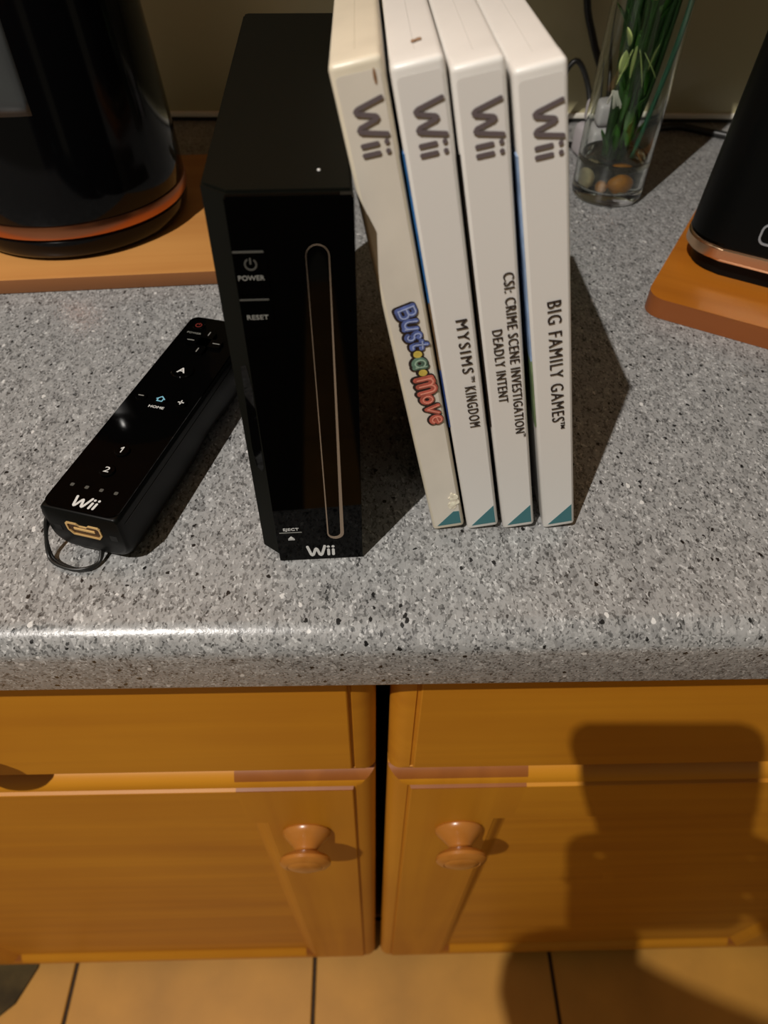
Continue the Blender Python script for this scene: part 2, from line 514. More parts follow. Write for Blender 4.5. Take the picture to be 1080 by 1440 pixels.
def front_piece(name, m, parent, x0, x1, z0, z1, outer, inner=None, back=20):
    """a piece of a profiled door or drawer front: a height field with moulded edges"""
    X0, X1, Z0, Z1 = outer

    def dep(x, z):
        v = pf(OUT, min(x - X0, X1 - x, z - Z0, Z1 - z))
        if inner:
            a, b, c, e = inner
            v = max(v, pf(INN, max(a - x, x - b, c - z, z - e)))
        return v

    def grid(lo, hi, oc, ic):
        s = {lo, hi}
        for d, _ in OUT: s |= {oc[0] + d, oc[1] - d}
        if ic:
            for d, _ in INN: s |= {ic[0] - d, ic[1] + d}
        return sorted(v for v in s if lo - 1e-6 <= v <= hi + 1e-6)
    gx = grid(x0, x1, (X0, X1), inner and inner[:2]); gz = grid(z0, z1, (Z0, Z1), inner and inner[2:])
    bm = bmesh.new()
    V = [[bm.verts.new((x, YF + dep(x, z), z)) for z in gz] for x in gx]
    Bk = [[bm.verts.new((x, YF + back, z)) for z in gz] for x in gx]
    for i in range(len(gx) - 1):
        for j in range(len(gz) - 1):
            q = (V[i][j], V[i + 1][j], V[i + 1][j + 1], V[i][j + 1])
            d1 = abs(q[0].co.y + q[2].co.y - 2 * (YF + dep((q[0].co.x + q[2].co.x) / 2, (q[0].co.z + q[2].co.z) / 2)))
            d2 = abs(q[1].co.y + q[3].co.y - 2 * (YF + dep((q[1].co.x + q[3].co.x) / 2, (q[1].co.z + q[3].co.z) / 2)))
            if d1 <= d2: bm.faces.new((q[0], q[1], q[2])); bm.faces.new((q[0], q[2], q[3]))
            else: bm.faces.new((q[0], q[1], q[3])); bm.faces.new((q[1], q[2], q[3]))
    nx, nz = len(gx), len(gz)
    for i in range(nx - 1):
        for j in (0, nz - 1): bm.faces.new((V[i][j], V[i + 1][j], Bk[i + 1][j], Bk[i][j]))
    for j in range(nz - 1):
        for i in (0, nx - 1): bm.faces.new((V[i][j], V[i][j + 1], Bk[i][j + 1], Bk[i][j]))
    bm.faces.new([Bk[0][0], Bk[-1][0], Bk[-1][-1], Bk[0][-1]])
    if name == 'stile':
        bm.normal_update()
        for f in bm.faces:
            if abs(f.normal.z) > .35 and f.calc_center_median().y < YF + 14: f.material_index = 1
        m = [m, M['pine_end']]
    return obj(name, bm, m, parent, angle=22)


KNOB = [(0, 0), (17.5, 0), (18.5, 1.2), (18.2, 3), (16, 5.5), (12.5, 9), (9.6, 12), (8.6, 14), (9.2, 15.6), (13.5, 17), (17.5, 18.8), (19.2, 21), (19, 23.2), (16.5, 25.2), (13.8, 26), (13.2, 25.5), (12.6, 26.2), (8, 27.6), (0, 28.2)]


def knob(x, z, parent, name='knob'):
    bm = lathe(bmesh.new(), KNOB, 40, M4=frame((x, YF, z), (1, 0, 0), (0, 0, 1)))
    return obj(name, bm, M['pine_knob'], parent, angle=35)


def base_cabinet(x0, x1, knob_x, label, dx0, dx1):
    c = thing('base_cabinet', label, 'cabinet', (0, 0, 0), group='pine base cabinets')
    bm = bx(x0 + 6, x1 - 6, YF + 20.5, WALL - 3, -880, -40)
    bmesh_feet = box(bm, x0 + 6, x1 - 6, 215, 235, -909.5, -878)
    obj('carcass', bm, M['carcass'], c)
    zt, zd0, zd1, zb = -44, -202.4, -208.8, -886
    dr = front_piece('drawer', M['pine_h'], c, dx0, dx1, zd0, zt, (dx0, dx1, zd0, zt + 30))
    knob({-570: -247, 11.4: 299}.get(dx0, (dx0 + dx1) / 2), -136, dr)
    O = (dx0, dx1, zb, zd1); sw = 94
    I = (dx0 + sw, dx1 - sw, zb + 42, zd1 - 94)
    d = obj('door', bx(I[0] - 6, I[1] + 6, YF + 8, YF + 16, I[2] - 6, I[3] + 6), M['pine_h'], c)
    front_piece('stile', M['pine_v'], d, dx0, I[0], O[2], O[3], O, I)
    front_piece('stile', M['pine_v'], d, I[1], dx1, O[2], O[3], O, I)
    front_piece('rail', M['pine_h'], d, I[0], I[1], I[3], O[3], O, I)
    front_piece('rail', M['pine_h'], d, I[0], I[1], O[2], I[2], O, I)
    knob(knob_x, -310, d)
    return c


base_cabinet(-574, 6.8, -49.5, 'left honey pine base cabinet, its door knob near the centre gap', -570, 3.1)
base_cabinet(7.8, 591, 67, 'right honey pine base cabinet, partly in dark shade', 11.4, 587)
# neighbours of the two cabinets, just outside the photograph
base_cabinet(-1160, -576, -1090, 'honey pine base cabinet at the far left end of the run', -1156, -577)
base_cabinet(593, 1180, 650, 'honey pine base cabinet at the far right end of the run', 594, 1176)

# ------------------------------------------------------------------ game console standing on its side
cs = thing('game_console', 'black upright game console standing in the middle of the worktop', 'console', (-46.93, 183.44, 0), 2.837)
SL = 7.345
lo_p = [(7.7, 3.2), (44, 3.2), (44, 206), (42, 208), (2, 208), (0, 206), (0, 9.7)]
hi_p = [(x, y + (SL if y < 20 else 0)) for x, y in lo_p]
bm = prism(bmesh.new(), lo_p, 0, 157, r=.9, seg=2, top=hi_p)
obj('casing', bm, M['matte_black'], cs, angle=30)
lo_p = [(7.5, 0), (44.1, 0), (44.1, 3.0), (7.5, 3.0)]
bm = prism(bmesh.new(), lo_p, .3, 156.6, r=.5, seg=2, top=[(x, y + SL) for x, y in lo_p])
fp = obj('faceplate', bm, M['gloss_black'], cs, angle=30)
FM = frame((0, 0, 0), (1, 0, 0), (0, SL / 157, 1))


def capsule(x0, x1, y0, y1, n=10):
    r = (x1 - x0) / 2; c = (x0 + x1) / 2
    P = [(c + r * math.cos(R(180 * k / n)), y1 - r + r * math.sin(R(180 * k / n))) for k in range(n + 1)]
    P += [(c + r * math.cos(R(180 + 180 * k / n)), y0 + r + r * math.sin(R(180 + 180 * k / n))) for k in range(n + 1)]
    return P


def ring_bm(po, pi, h0, h1, Mx):
    """flat ring between two outlines of equal length"""
    bm = bmesh.new(); n = len(po)
    a = [bm.verts.new((x, y, h0)) for x, y in po]; b = [bm.verts.new((x, y, h1)) for x, y in po]
    c = [bm.verts.new((x, y, h1)) for x, y in pi]; d = [bm.verts.new((x, y, h0)) for x, y in pi]
    for i in range(n):
        j = (i + 1) % n
        bm.faces.new((a[i], a[j], b[j], b[i])); bm.faces.new((b[i], b[j], c[j], c[i])); bm.faces.new((c[i], c[j], d[j], d[i])); bm.faces.new((d[i], d[j], a[j], a[i]))
    bmesh.ops.transform(bm, matrix=Mx, verts=bm.verts)
    return bm


slot_inner = []
for (xo, yo), (xi, yi) in zip(capsule(29.2, 36.3, 13.6, 143), capsule(29.75, 34.8, 14.9, 142.2)):
    f = max(.12, min(1, (143 - yo) / 75))
    slot_inner.append((xo + (xi - xo) * f, yo + (yi - yo) * f))
sl = obj('disc_slot', ring_bm(capsule(29.2, 36.3, 13.6, 143), slot_inner, 0, .25, FM), M['slot_ring'], cs, angle=40)
bm = bmesh.new(); flat(bm, capsule(30.4, 35.3, 15.2, 141.6), 0, .10); bmesh.ops.transform(bm, matrix=FM, verts=bm.verts)
obj('slot_opening', bm, M['gloss_black'], sl)


def lines(name, segs, w, Mx, m, par, t=.1, h=0.02):
    bm = bmesh.new()
    for s in segs: stroke(bm, s, w, h, t)
    bmesh.ops.transform(bm, matrix=Mx, verts=bm.verts)
    return obj(name, bm, m, par)


def at(Mx, x, y): return Mx @ Matrix.Translation((x, y, 0))


# buttons with their print
bm = bmesh.new(); flat(bm, rrect(7.9, 17.6, 127.6, 141.0, .6, 2), 0, .16); bmesh.ops.transform(bm, matrix=FM, verts=bm.verts)
b = obj('power_button', bm, M['gloss_black'], cs)
lines('button_edge', [[(7.9, 141.2), (16.6, 141.2)]], .55, FM, M['print_faint'], b, .2)
ic = [(12.6 + 1.7 * math.cos(R(a)), 137.4 + 1.7 * math.sin(R(a))) for a in range(125, 416, 20)]
lines('power_symbol', [ic, [(12.6, 137.6), (12.6, 139.2)]], .5, FM, M['print_faint'], b, .2)
obj('button_lettering', fit_text('POWER', 8.0, 1.5, at(FM @ Matrix.Translation((0, 0, .2)), 8.3, 132.4), bold=.02), M['print_grey'], b)
bm = bmesh.new(); flat(bm, rrect(7.9, 17.6, 112.5, 125.6, .6, 2), 0, .16); bmesh.ops.transform(bm, matrix=FM, verts=bm.verts)
b = obj('reset_button', bm, M['gloss_black'], cs)
lines('button_edge', [[(7.9, 125.9), (16.6, 125.9)]], .45, FM, M['print_faint'], b, .2)
obj('button_lettering', fit_text('RESET', 6.8, 1.55, at(FM @ Matrix.Translation((0, 0, .2)), 9.2, 119.2), bold=.02), M['print_grey'], b)
bm = bmesh.new(); flat(bm, rrect(8.3, 19.2, 11.6, 18.4, .8, 2), 0, .16); bmesh.ops.transform(bm, matrix=FM, verts=bm.verts)
b = obj('eject_button', bm, M['gloss_black'], cs)
lines('button_edge', [[(9.0, 18.6), (18.3, 18.6)]], .28, FM, M['print_grey'], b, .2)
obj('button_lettering', fit_text('EJECT', 6.6, 1.45, at(FM @ Matrix.Translation((0, 0, .2)), 10.7, 20.0), bold=.02), M['print_white'], b)
bm = bmesh.new(); flat(bm, [(12.3, 14.8), (15.1, 14.8), (13.7, 16.4)], .16, .1); flat(bm, [(12.3, 14.0), (15.1, 14.0), (15.1, 14.4), (12.3, 14.4)], .16, .1)
bmesh.ops.transform(bm, matrix=FM, verts=bm.verts); obj('eject_symbol', bm, M['print_white'], b)
obj('logo_lettering', logo_bm(6.6, at(FM, 19.6, 2.7), wscale=.98, w=.19), M['print_white'], cs)
# finger recess low on the bevelled left side of the front
CH = frame((0, 9.7, 0), (7.7, -6.5, 0), (0, SL / 157, 1))
bm = bmesh.new(); flat(bm, [(1.6, 97), (4.4, 99), (6.0, 90), (6.6, 52), (5.6, 49), (2.6, 50.5), (1.4, 60)], 0, .12); bmesh.ops.transform(bm, matrix=CH, verts=bm.verts)
obj('side_recess', bm, M['gloss_black'], cs)
bm = lathe(bmesh.new(), [(0, 0), (.55, 0), (.4, .35), (0, .45)], 10, M4=frame((34.3, 24, 157), (1, 0, 0), (0, 1, 0)))
obj('dust_speck', bm, M['print_white'], cs)

# ------------------------------------------------------------------ remote control lying left of the console
rm = thing('remote_control', 'black glossy remote control lying flat on the worktop left of the console', 'remote control', (-120.6, 187.2, 0), -15.9)


def loft(bm, secs):
    rings = []
    for P, y in secs: rings.append([bm.verts.new((x, y if not callable(y) else y(z), z)) for x, z in P])
    n = len(rings[0])
    for A, B in zip(rings, rings[1:]):
        for k in range(n): bm.faces.new((A[k], A[(k + 1) % n], B[(k + 1) % n], B[k]))
    bm.faces.new(rings[0]); bm.faces.new(rings[-1][::-1])
    return bm


def rsec(hw, z0, z1, rb, rt):
    P = []
    for cx, cz, a, r in ((hw - rt, z1 - rt, 0, rt), (-hw + rt, z1 - rt, 90, rt), (-hw + rb, z0 + rb, 180, rb), (hw - rb, z0 + rb, 270, rb)):
        for k in range(7): t = R(a + 15 * k); P.append((cx + r * math.cos(t), cz + r * math.sin(t)))
    return P


S = []
for y, ins, lift in ((0, .9, 7), (.5, .3, 5.2), (2, 0, 3.4), (5, 0, 1.6), (10, 0, .3), (18, 0, 0), (60, 0, 0), (66, 0, .6), (78, 0, 3), (92, 0, 2.6), (106, 0, .8), (128, 0, 0), (140, .2, .6), (144, 1.2, 1.4), (146.5, 2.8, 2.4), (147.6, 4.6, 3.6), (148, 7, 5)):
    S.append((rsec(18.2 - ins, lift, 29.6 - (.5 if y == 0 else 0), 8.5, 2.2), y))
obj('body', loft(bmesh.new(), S), M['satin_black'], rm, angle=50)
P = rrect(-17.2, 17.2, .9, 147.2, 4.5, 6)
bm = bmesh.new(); flat(bm, P, 29.5, .55)
fpl = obj('face_panel', bm, M['gloss_black'], rm)
for sgn in (-1, 1):
    bm = bx(sgn * 18.0, sgn * 18.35, 4, 138, 23.6, 24.2)
    obj('side_seam', bm, M['black_void'], rm)
TM = Matrix.Translation((0, 0, 30.05))


def button(name, x, y, r, m='gloss_black', h=.9):
    bm = lathe(bmesh.new(), [(r, 0), (r, h * .6), (r * .9, h), (0, h)], 28, x, y)
    bmesh.ops.transform(bm, matrix=TM, verts=bm.verts)
    return obj(name, bm, M[m], rm, angle=40)


pb = button('power_button', -9.5, 138.5, 3.4)
lines('power_symbol', [[(-9.5 + 1.6 * math.cos(R(a)), 138.5 + 1.6 * math.sin(R(a))) for a in range(120, 421, 20)], [(-9.5, 139), (-9.5, 140.4)]], .5, Matrix.Translation((0, 0, 30.95)), M['print_red'], pb)
obj('button_lettering', fit_text('POWER', 8, 1.4, Matrix.Translation((-13.5, 131.6, 30.05))), M['print_grey'], fpl)
bm = bmesh.new()
for q in (rrect(-3.4, 3.4, 114, 134, 1, 3), rrect(-10, 10, 120.6, 127.4, 1, 3)): flat(bm, q, 0, 1.5)
bmesh.ops.transform(bm, matrix=TM, verts=bm.verts)
dp = obj('direction_pad', bm, M['gloss_black'], rm)
lines('pad_marks', [[(0, 130), (0, 133)], [(0, 115), (0, 118)], [(-9, 124), (-5.5, 124)], [(5.5, 124), (9, 124)]], .55, Matrix.Translation((0, 0, 31.55)), M['print_grey'], dp)
ab = button('round_button', 0, 98.7, 5.8, h=1.3)
obj('button_lettering', fit_text('A', 4.4, 3.9, Matrix.Translation((-2.2, 96.6, 31.36)), bold=.09), M['print_white'], ab)
mb = button('round_button', -10.5, 75.5, 3.0)
lines('button_symbol', [[(-11.7, 75.5), (-9.3, 75.5)]], .55, Matrix.Translation((0, 0, 30.96)), M['print_grey'], mb)
pbn = button('round_button', 10.5, 75.5, 3.0)
lines('button_symbol', [[(9.2, 75.5), (11.8, 75.5)], [(10.5, 74.2), (10.5, 76.8)]], .6, Matrix.Translation((0, 0, 30.96)), M['print_white'], pbn)
hb = button('round_button', 0, 75.5, 3.3)
lines('button_symbol', [[(-2, 75.3), (0, 77.2), (2, 75.3)], [(-1.3, 75.2), (-1.3, 73.8), (1.3, 73.8), (1.3, 75.2)]], .6, Matrix.Translation((0, 0, 30.96)), M['print_blue'], hb)
obj('button_lettering', fit_text('HOME', 8.0, 1.6, Matrix.Translation((-4.0, 69.4, 30.05)), bold=.03), M['print_white'], fpl)
ob = button('round_button', 0, 38.2, 3.5)
lines('button_lettering', [[(-.8, 39.0), (.1, 39.9), (.1, 36.6)]], .5, Matrix.Translation((0, 0, 30.96)), M['print_white'], ob)
tb = button('round_button', 0, 25.2, 3.5)
obj('button_lettering', fit_text('2', 2.6, 3.2, Matrix.Translation((-1.3, 23.7, 30.96))), M['print_white'], tb)
for i in range(4):
    bm = bmesh.new(); flat(bm, rrect(-11.2 + 6.9 * i, -9.5 + 6.9 * i, 13.2, 14.9, .4, 2), 0, .1); bmesh.ops.transform(bm, matrix=TM, verts=bm.verts)
    obj('player_light', bm, M['print_faint'], rm)
obj('logo_lettering', logo_bm(5.8, Matrix.Translation((-5.4, 2.9, 30.08)), wscale=1.04, shear=.12, w=.19), M['print_white'], rm)
# connector in the near end
EM = frame((0, 0, 0), (1, 0, 0), (0, 0, 1))
po = [(-8.2, 21.8), (-7.4, 22.6), (-2.8, 22.6), (-1.6, 21.4), (1.6, 21.4), (2.8, 22.6), (7.4, 22.6), (8.2, 21.8), (8.2, 17.6), (6.2, 14.8), (-6.2, 14.8), (-8.2, 17.6)]
cx, cz = 0, 18.6
pi_ = [(x * .90, cz + (z - cz) * .80) for x, z in po]
cn = obj('connector_socket', ring_bm(po, pi_, -.4, .55, EM), M['gold'], rm)
bm = bmesh.new(); flat(bm, pi_, 0, .05); bmesh.ops.transform(bm, matrix=EM, verts=bm.verts)
obj('socket_inside', bm, mat('amber_socket_inside', (.07, .03, .008, 1), .35, metal=.3), cn)
obj('contact_bar', bx(-5, 5, -.45, .2, 18.2, 19.6, r=.15, seg=1), M['gold'], cn)
for x in (-13.2, 13.2):
    obj('strap_hole', bx(x - 1.7, x + 1.7, -.12, 1, 15.6, 18.8), M['black_void'], rm)
bm = bmesh.new()
tube(bm, [(-17.2, 6, 20), (-19.5, 2, 19), (-20.5, -1, 13), (-20.2, -4, 6), (-17, -7, 2), (-11, -8.6, 1.2), (-4, -8.8, 1.1), (1, -7, 1.3), (3.0, -3, 2), (3, 1, 4), (3, 4, 8)], .85, 8)
tube(bm, [(-17.2, 6, 18), (-20, 1, 15), (-20.5, -3, 9), (-18.8, -7, 3.6), (-14, -9.6, 2.6), (-6, -10.2, 2.4), (0, -8, 2.4), (3, -3, 2), (2, 3, 7)], .85, 8)
obj('strap_cord', bm, M['cord'], rm, smooth=True)
bm = bmesh.new(); box(bm, -22.5, -16.8, 2.5, 9, 16.5, 22.5, r=2, seg=3)
obj('strap_knot', bm, M['cord'], rm, angle=60)

# ------------------------------------------------------------------ four game cases leaning on the console
TH, HT, DP = 14.4, 190.0, 135.0
CASES = [
    ((30.02, 200.67), 12.06, 'leftmost white game case, yellowed, with blue and red bubble lettering', True),
    ((45.86, 200.78), 12.03, 'second white game case from the left, its title beginning MYSIMS', False),
    ((62.47, 200.89), 12.32, 'third white game case from the left, with a two-line title', False),
    ((81.21, 201.02), 13.08, 'rightmost white game case, titled BIG FAMILY GAMES', False)]
SPM = frame((0, 0, 0), (0, 0, -1), (1, 0, 0))          # lettering reads down the spine: x' = -z, y' = +x


def sp(x, z): return Matrix.Translation((0, -.35, 0)) @ SPM @ Matrix.Translation((-z, x, 0))


ART = [
    None,
    [(168, 120, (45, 105, 165)), (120, 92, (105, 85, 62)), (92, 64, (38, 66, 125))],
    [(168, 64, (22, 20, 18))],
    [(168, 96, (140, 165, 200)), (96, 64, (110, 130, 95))]]
for i, ((X, Y), al, label, old) in enumerate(CASES):
    rot = Matrix.Rotation(R(.4), 3, 'Z') @ Matrix.Rotation(-R(al), 3, 'Y')
    c = thing('game_case', label, 'game case', (X, Y, .15), rot=rot, group='white game cases leaning on the console')
    body, paper = (M['case_cream'], M['spine_cream']) if old else (M['case_white'], M['spine_paper'])
    # spine block and the two cover halves with a fine seam between them
    bm = bx(0, TH, 0, 9.5, 0, HT, r=1.7, seg=4, pred=lambda co, d: co.y < .1 or (abs(d.y) > 1))
    obj('spine', bm, body, c, angle=40)
    bm = bx(.05, TH / 2 - .03, 9.2, DP, .3, HT - .3, r=1.2, seg=3, pred=lambda co, d: co.x < .2 or (co.y > DP - 1 and abs(d.x) > 1))
    fc = obj('back_cover', bm, body, c, angle=40)
    bm = bx(TH / 2 + .03, TH - .05, 9.2, DP, .3, HT - .3, r=1.5, seg=3, pred=lambda co, d: co.x > TH - .2 or (co.y > DP - 1 and abs(d.x) > 1))
    obj('front_cover', bm, body, c, angle=40)
    # paper insert behind the clear film of the spine
    bm = bmesh.new(); flat(bm, [(z, x) for x, z in []] or rrect(-(HT - 3.0), -2.6, 1.3, TH - 1.1, 1.2, 3), 0, .05)
    bmesh.ops.transform(bm, matrix=SPM, verts=bm.verts)
    si = obj('spine_insert', bm, paper, c)
    fa = bx(TH - .2, TH + .06, 4, DP - 3, 6, HT - 6)
    obj('cover_artwork', fa, bpy.data.materials.get('pale_cover_print') or mat('pale_cover_print', srgb(190, 195, 200), .3, var=.3, vscale=25), c)
    if ART[i]:
        for za, zb, col in ART[i]:
            bm = bx(-.38, .2, .8, DP - 8, zb, za, r=0)
            k = 'cover_artwork_colour_%d_%d_%d' % col
            obj('cover_artwork', bm, bpy.data.materials.get(k) or mat(k, srgb(*col), .35, var=.35, vscale=90), c)
    # teal corner, cut diagonally
    bm = bmesh.new()
    tri = [(2.3, 3.1), (TH - 1.3, 3.1), (TH - 1.3, 14.6)] if not old else [(2.3, 3.1), (TH - 1.3, 3.1), (TH - 1.3, 11.2), (10.6, 11.4)]
    flat(bm, [(-z, x) for x, z in tri], .1, .1); bmesh.ops.transform(bm, matrix=SPM, verts=bm.verts)
    obj('teal_corner', bm, M['teal'], c)['label'] = 'teal diagonal corner'
    wx = (4.1, 4.3, 4.3, 4.5)[i]
    obj('logo_lettering', logo_bm(8.7, sp(wx - .2, 181.0), wscale=.90, w=.14), M['ink_grey'], c)
    if i == 0:
        col = {'b': mat('blue_bubble_letter', srgb(88, 104, 160), .35, var=.5, vscale=350), 'g': mat('green_bubble_letter', srgb(90, 118, 102), .35, var=.5, vscale=350),
               'r': mat('red_bubble_letter', srgb(178, 92, 78), .35, var=.3, vscale=350), 'y': mat('yellow_bubble_dot', srgb(200, 178, 84), .35, var=.2, vscale=350),
               'bl': mat('pale_blue_shine', srgb(165, 178, 215), .35), 'gl': mat('pale_green_shine', srgb(160, 185, 165), .35), 'rl': mat('pale_red_shine', srgb(225, 150, 130), .35)}
        LT = [('B', 115.6, 7.7, 9.6, 'b', 12), ('u', 110.6, 8.2, 9.0, 'b', -4), ('s', 105.9, 8.4, 9.2, 'b', 10), ('t', 102.1, 9.4, 9.6, 'b', -6), ('.', 98.3, 8.6, 0, 'y', 0), ('a', 94.2, 9.0, 9.6, 'g', 0),
              ('.', 90.0, 9.2, 0, 'y', 0), ('m', 84.0, 9.4, 10.6, 'r', 4), ('o', 77.5, 8.8, 9.6, 'r', 0), ('v', 72.4, 10.0, 9.0, 'r', -6), ('e', 67.0, 10.8, 9.6, 'r', 8)]
        arc = lambda cx, cy, r, a0, a1, n=9: [(cx + r * math.cos(R(a0 + (a1 - a0) * j / n)), cy + r * math.sin(R(a0 + (a1 - a0) * j / n))) for j in range(n + 1)]
        GL = {'B': [[(-1.6, -2.3), (-1.6, 2.3)], [(-1.6, 2.2)] + arc(.2, 1.15, 1.1, 90, -90, 7) + [(-1.4, .05)], [(-1.4, 0)] + arc(.5, -1.15, 1.2, 90, -90, 7) + [(-1.6, -2.3)]],
              'u': [[(-1.4, 1.6)] + arc(0, -.5, 1.4, 180, 360, 8) + [(1.4, 1.6), (1.5, -1.9)]],
              's': [arc(.1, .9, 1.0, 30, 250, 7) + arc(0, -1.0, 1.0, 70, -150, 7)],
              't': [[(-.2, 2.5), (-.2, -1.0), (.3, -1.8), (1.3, -1.7)], [(-1.5, 1.0), (1.4, 1.0)]],
              'a': [arc(-.1, -.3, 1.5, 40, 330, 12), [(1.4, 1.4), (1.4, -1.8)]],
              'm': [[(-3.0, -2.4), (-3.0, 2.0)], arc(-1.5, .8, 1.4, 170, 0, 7) + [(-.1, -2.2)], arc(1.5, .8, 1.5, 170, 0, 7) + [(3.1, -2.4)]],
              'o': [arc(0, 0, 1.5, 0, 360, 14)],
              'v': [[(-1.7, 1.8), (0, -1.7), (1.7, 1.9)]],
              'e': [[(-1.2, .1), (1.3, .3)] + arc(0, 0, 1.5, 12, 310, 12)]}
        WF = {'B': 1.15, 'm': 1.5, 'a': 1.35}
        for ch, z, x, size, k, rz in LT:
            for rad, h, mm, dx, dy in (((1.95, .10, M['ink'], -.25, -.3), (1.3, .22, col[k], 0, 0)) if ch == '.' else ((2.15, .10, M['ink'], -.15, -.4), (1.4, .22, col[k], 0, 0), (.34, .36, col[k + 'l'], .12, .30))):
                bm = bmesh.new()
                if ch == '.':
                    flat(bm, [(rad * math.cos(t * math.pi / 9), rad * math.sin(t * math.pi / 9)) for t in range(18)], h, .1)
                else:
                    for pl in GL[ch]: stroke(bm, [(px * (1.0 if rad > .5 else .96), py) for px, py in pl], rad * WF.get(ch, 1.12) * (1 if rad > .5 else 1), h, .03)
                bmesh.ops.transform(bm, matrix=sp(x, z) @ Matrix.Translation((dx, dy, 0)) @ Matrix.Rotation(R(rz), 4, 'Z') @ Matrix.Diagonal((1.08, 1.22, 1, 1)), verts=bm.verts)
                obj('title_dot' if ch == '.' else 'title_letter', bm, mm, si)
        # torn residue near the foot
        rnd = random.Random(3)
        bm = bmesh.new()
        for k in range(3):
            cxx, czz = 11.3 + rnd.uniform(-1.0, .6), 15.5 + k * 2.6
            flat(bm, [(-(czz + (2.6 + rnd.uniform(-1, .8)) * math.sin(t * math.pi / 7)), cxx + (2.0 + rnd.uniform(-.9, .5)) * math.cos(t * math.pi / 7)) for t in range(14)], .1, .12 + .1 * k)
        bmesh.ops.transform(bm, matrix=SPM, verts=bm.verts)
        obj('torn_patch', bm, M['torn'], c)['label'] = 'torn yellowish sticker residue'
        bm = bmesh.new(); flat(bm, [(-185.3 + 2.0 * math.sin(t * .7), 11.6 + .45 * math.cos(t * .7)) for t in range(9)], .1, .08); bmesh.ops.transform(bm, matrix=SPM, verts=bm.verts)
        obj('scuff_mark', bm, M['stain'], c)
    if i == 1:
        obj('title_lettering', fit_text('MYSIMS', 22.7, 4.1, sp(7.7, 112.2), spacing=1.25), M['ink'], si)
        obj('title_lettering', fit_text('TM', 2.6, 1.3, sp(10.5, 88.0)), M['ink'], si)
        obj('title_lettering', fit_text('KINGDOM', 20.0, 4.1, sp(7.7, 83.2), spacing=1.25), M['ink'], si)
        bm = bmesh.new(); box(bm, 6.6, 8.2, 16, 17.4, HT - .2, HT + .35, r=.3, seg=1); box(bm, 8.0, 9.6, 16.6, 18.2, HT - .2, HT + .25, r=.2, seg=1)
        obj('brown_speck', bm, M['stain'], c)
    if i == 2:
        obj('title_lettering', fit_text('CSI: CRIME SCENE INVESTIGATION', 70.2, 3.6, sp(9.2, 129.6), spacing=1.15), M['ink'], si)
        obj('title_lettering', fit_text('TM', 1.6, .9, sp(12.2, 58.8)), M['ink'], si)
        obj('title_lettering', fit_text('DEADLY INTENT', 32.5, 3.6, sp(3.9, 108.9), spacing=1.15), M['ink'], si)
    if i == 3:
        obj('title_lettering', fit_text('BIG FAMILY GAMES', 54.0, 4.8, sp(6.2, 119.8), spacing=1.2), M['ink'], si)
        obj('title_lettering', fit_text('TM', 3.6, 1.6, sp(9.4, 65.4), bold=.01), M['ink'], si)

# ------------------------------------------------------------------ kettle on its board (left)
bl = thing('wooden_board', 'pale wooden board under the black kettle at the left', 'board', (-75, 422, 0), 5.0)
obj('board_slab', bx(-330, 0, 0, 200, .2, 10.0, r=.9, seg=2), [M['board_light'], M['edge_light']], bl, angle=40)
kt = thing('kettle', 'tall glossy black kettle with a copper ring near its base', 'kettle', (-212, 508, 10.2))
prof = [(0, 0), (71, 0), (75, 1.5), (77.8, 5), (79, 10), (79, 14), (77, 16), (0, 16)]
obj('base', lathe(bmesh.new(), prof, 96), M['kettle_black'], kt, angle=40)
obj('copper_ring', lathe(bmesh.new(), [(0, 15.6), (78.5, 15.6), (79.8, 16.4), (80.2, 18), (80.2, 22.4), (79.6, 24.4), (78, 25), (0, 25)], 96), M['copper'], kt, angle=40)
prof = [(0, 24.5), (78.6, 24.5), (79.2, 26), (79, 40), (77.2, 70), (75.2, 100), (73, 130), (70.5, 160), (67.5, 190), (65, 210), (62, 216), (0, 216)]
obj('jug_body', lathe(bmesh.new(), prof, 96), M['kettle_black'], kt, angle=40)
obj('lid', lathe(bmesh.new(), [(0, 215), (60, 215), (61, 218), (58, 223), (40, 228), (12, 230), (0, 230)], 64), M['kettle_black'], kt, angle=40)
obj('lid_knob', lathe(bmesh.new(), [(0, 229), (8, 229), (9, 236), (14, 240), (13, 245), (0, 247)], 32), M['copper'], kt, angle=40)
bm = tube(bmesh.new(), [(-64, 22, 200), (-90, 32, 214), (-112, 40, 205), (-118, 42, 160), (-110, 38, 90), (-84, 30, 48), (-72, 25, 44)], 11, 14)
obj('handle', bm, M['kettle_black'], kt, smooth=True)
bm = tube(bmesh.new(), [(58, -20, 180), (74, -26, 196), (90, -31, 212)], 14, 16, taper=lambda t: 1 - .45 * t)
obj('spout', bm, M['kettle_black'], kt, smooth=True)


def kr(z):
    P = [(22, 79.2), (40, 79), (70, 77.2), (100, 75.2), (130, 73), (160, 70.5), (190, 67.5)]
    for (a, ra), (b, rb) in zip(P, P[1:]):
        if z <= b: return ra + (rb - ra) * (z - a) / (b - a)
    return P[-1][1]


bm = bmesh.new()
g = []
for k in range(12):
    z = 88 + (185 - 88) * k / 11; row = []
    for j in range(9):
        a = R(-92 + 17 * j / 8); rr = kr(z) + .7 - (.6 if j in (0, 8) or k in (0, 11) else 0)
        row.append(bm.verts.new((rr * math.cos(a), rr * math.sin(a), z)))
    g.append(row)
for k in range(11):
    for j in range(8): bm.faces.new((g[k][j], g[k][j + 1], g[k + 1][j + 1], g[k + 1][j]))
ext = bmesh.ops.extrude_face_region(bm, geom=list(bm.faces))
for v in [e for e in ext['geom'] if isinstance(e, bmesh.types.BMVert)]: v.co.x *= .97; v.co.y *= .97
obj('water_gauge', bm, M['gauge'], kt, smooth=True)

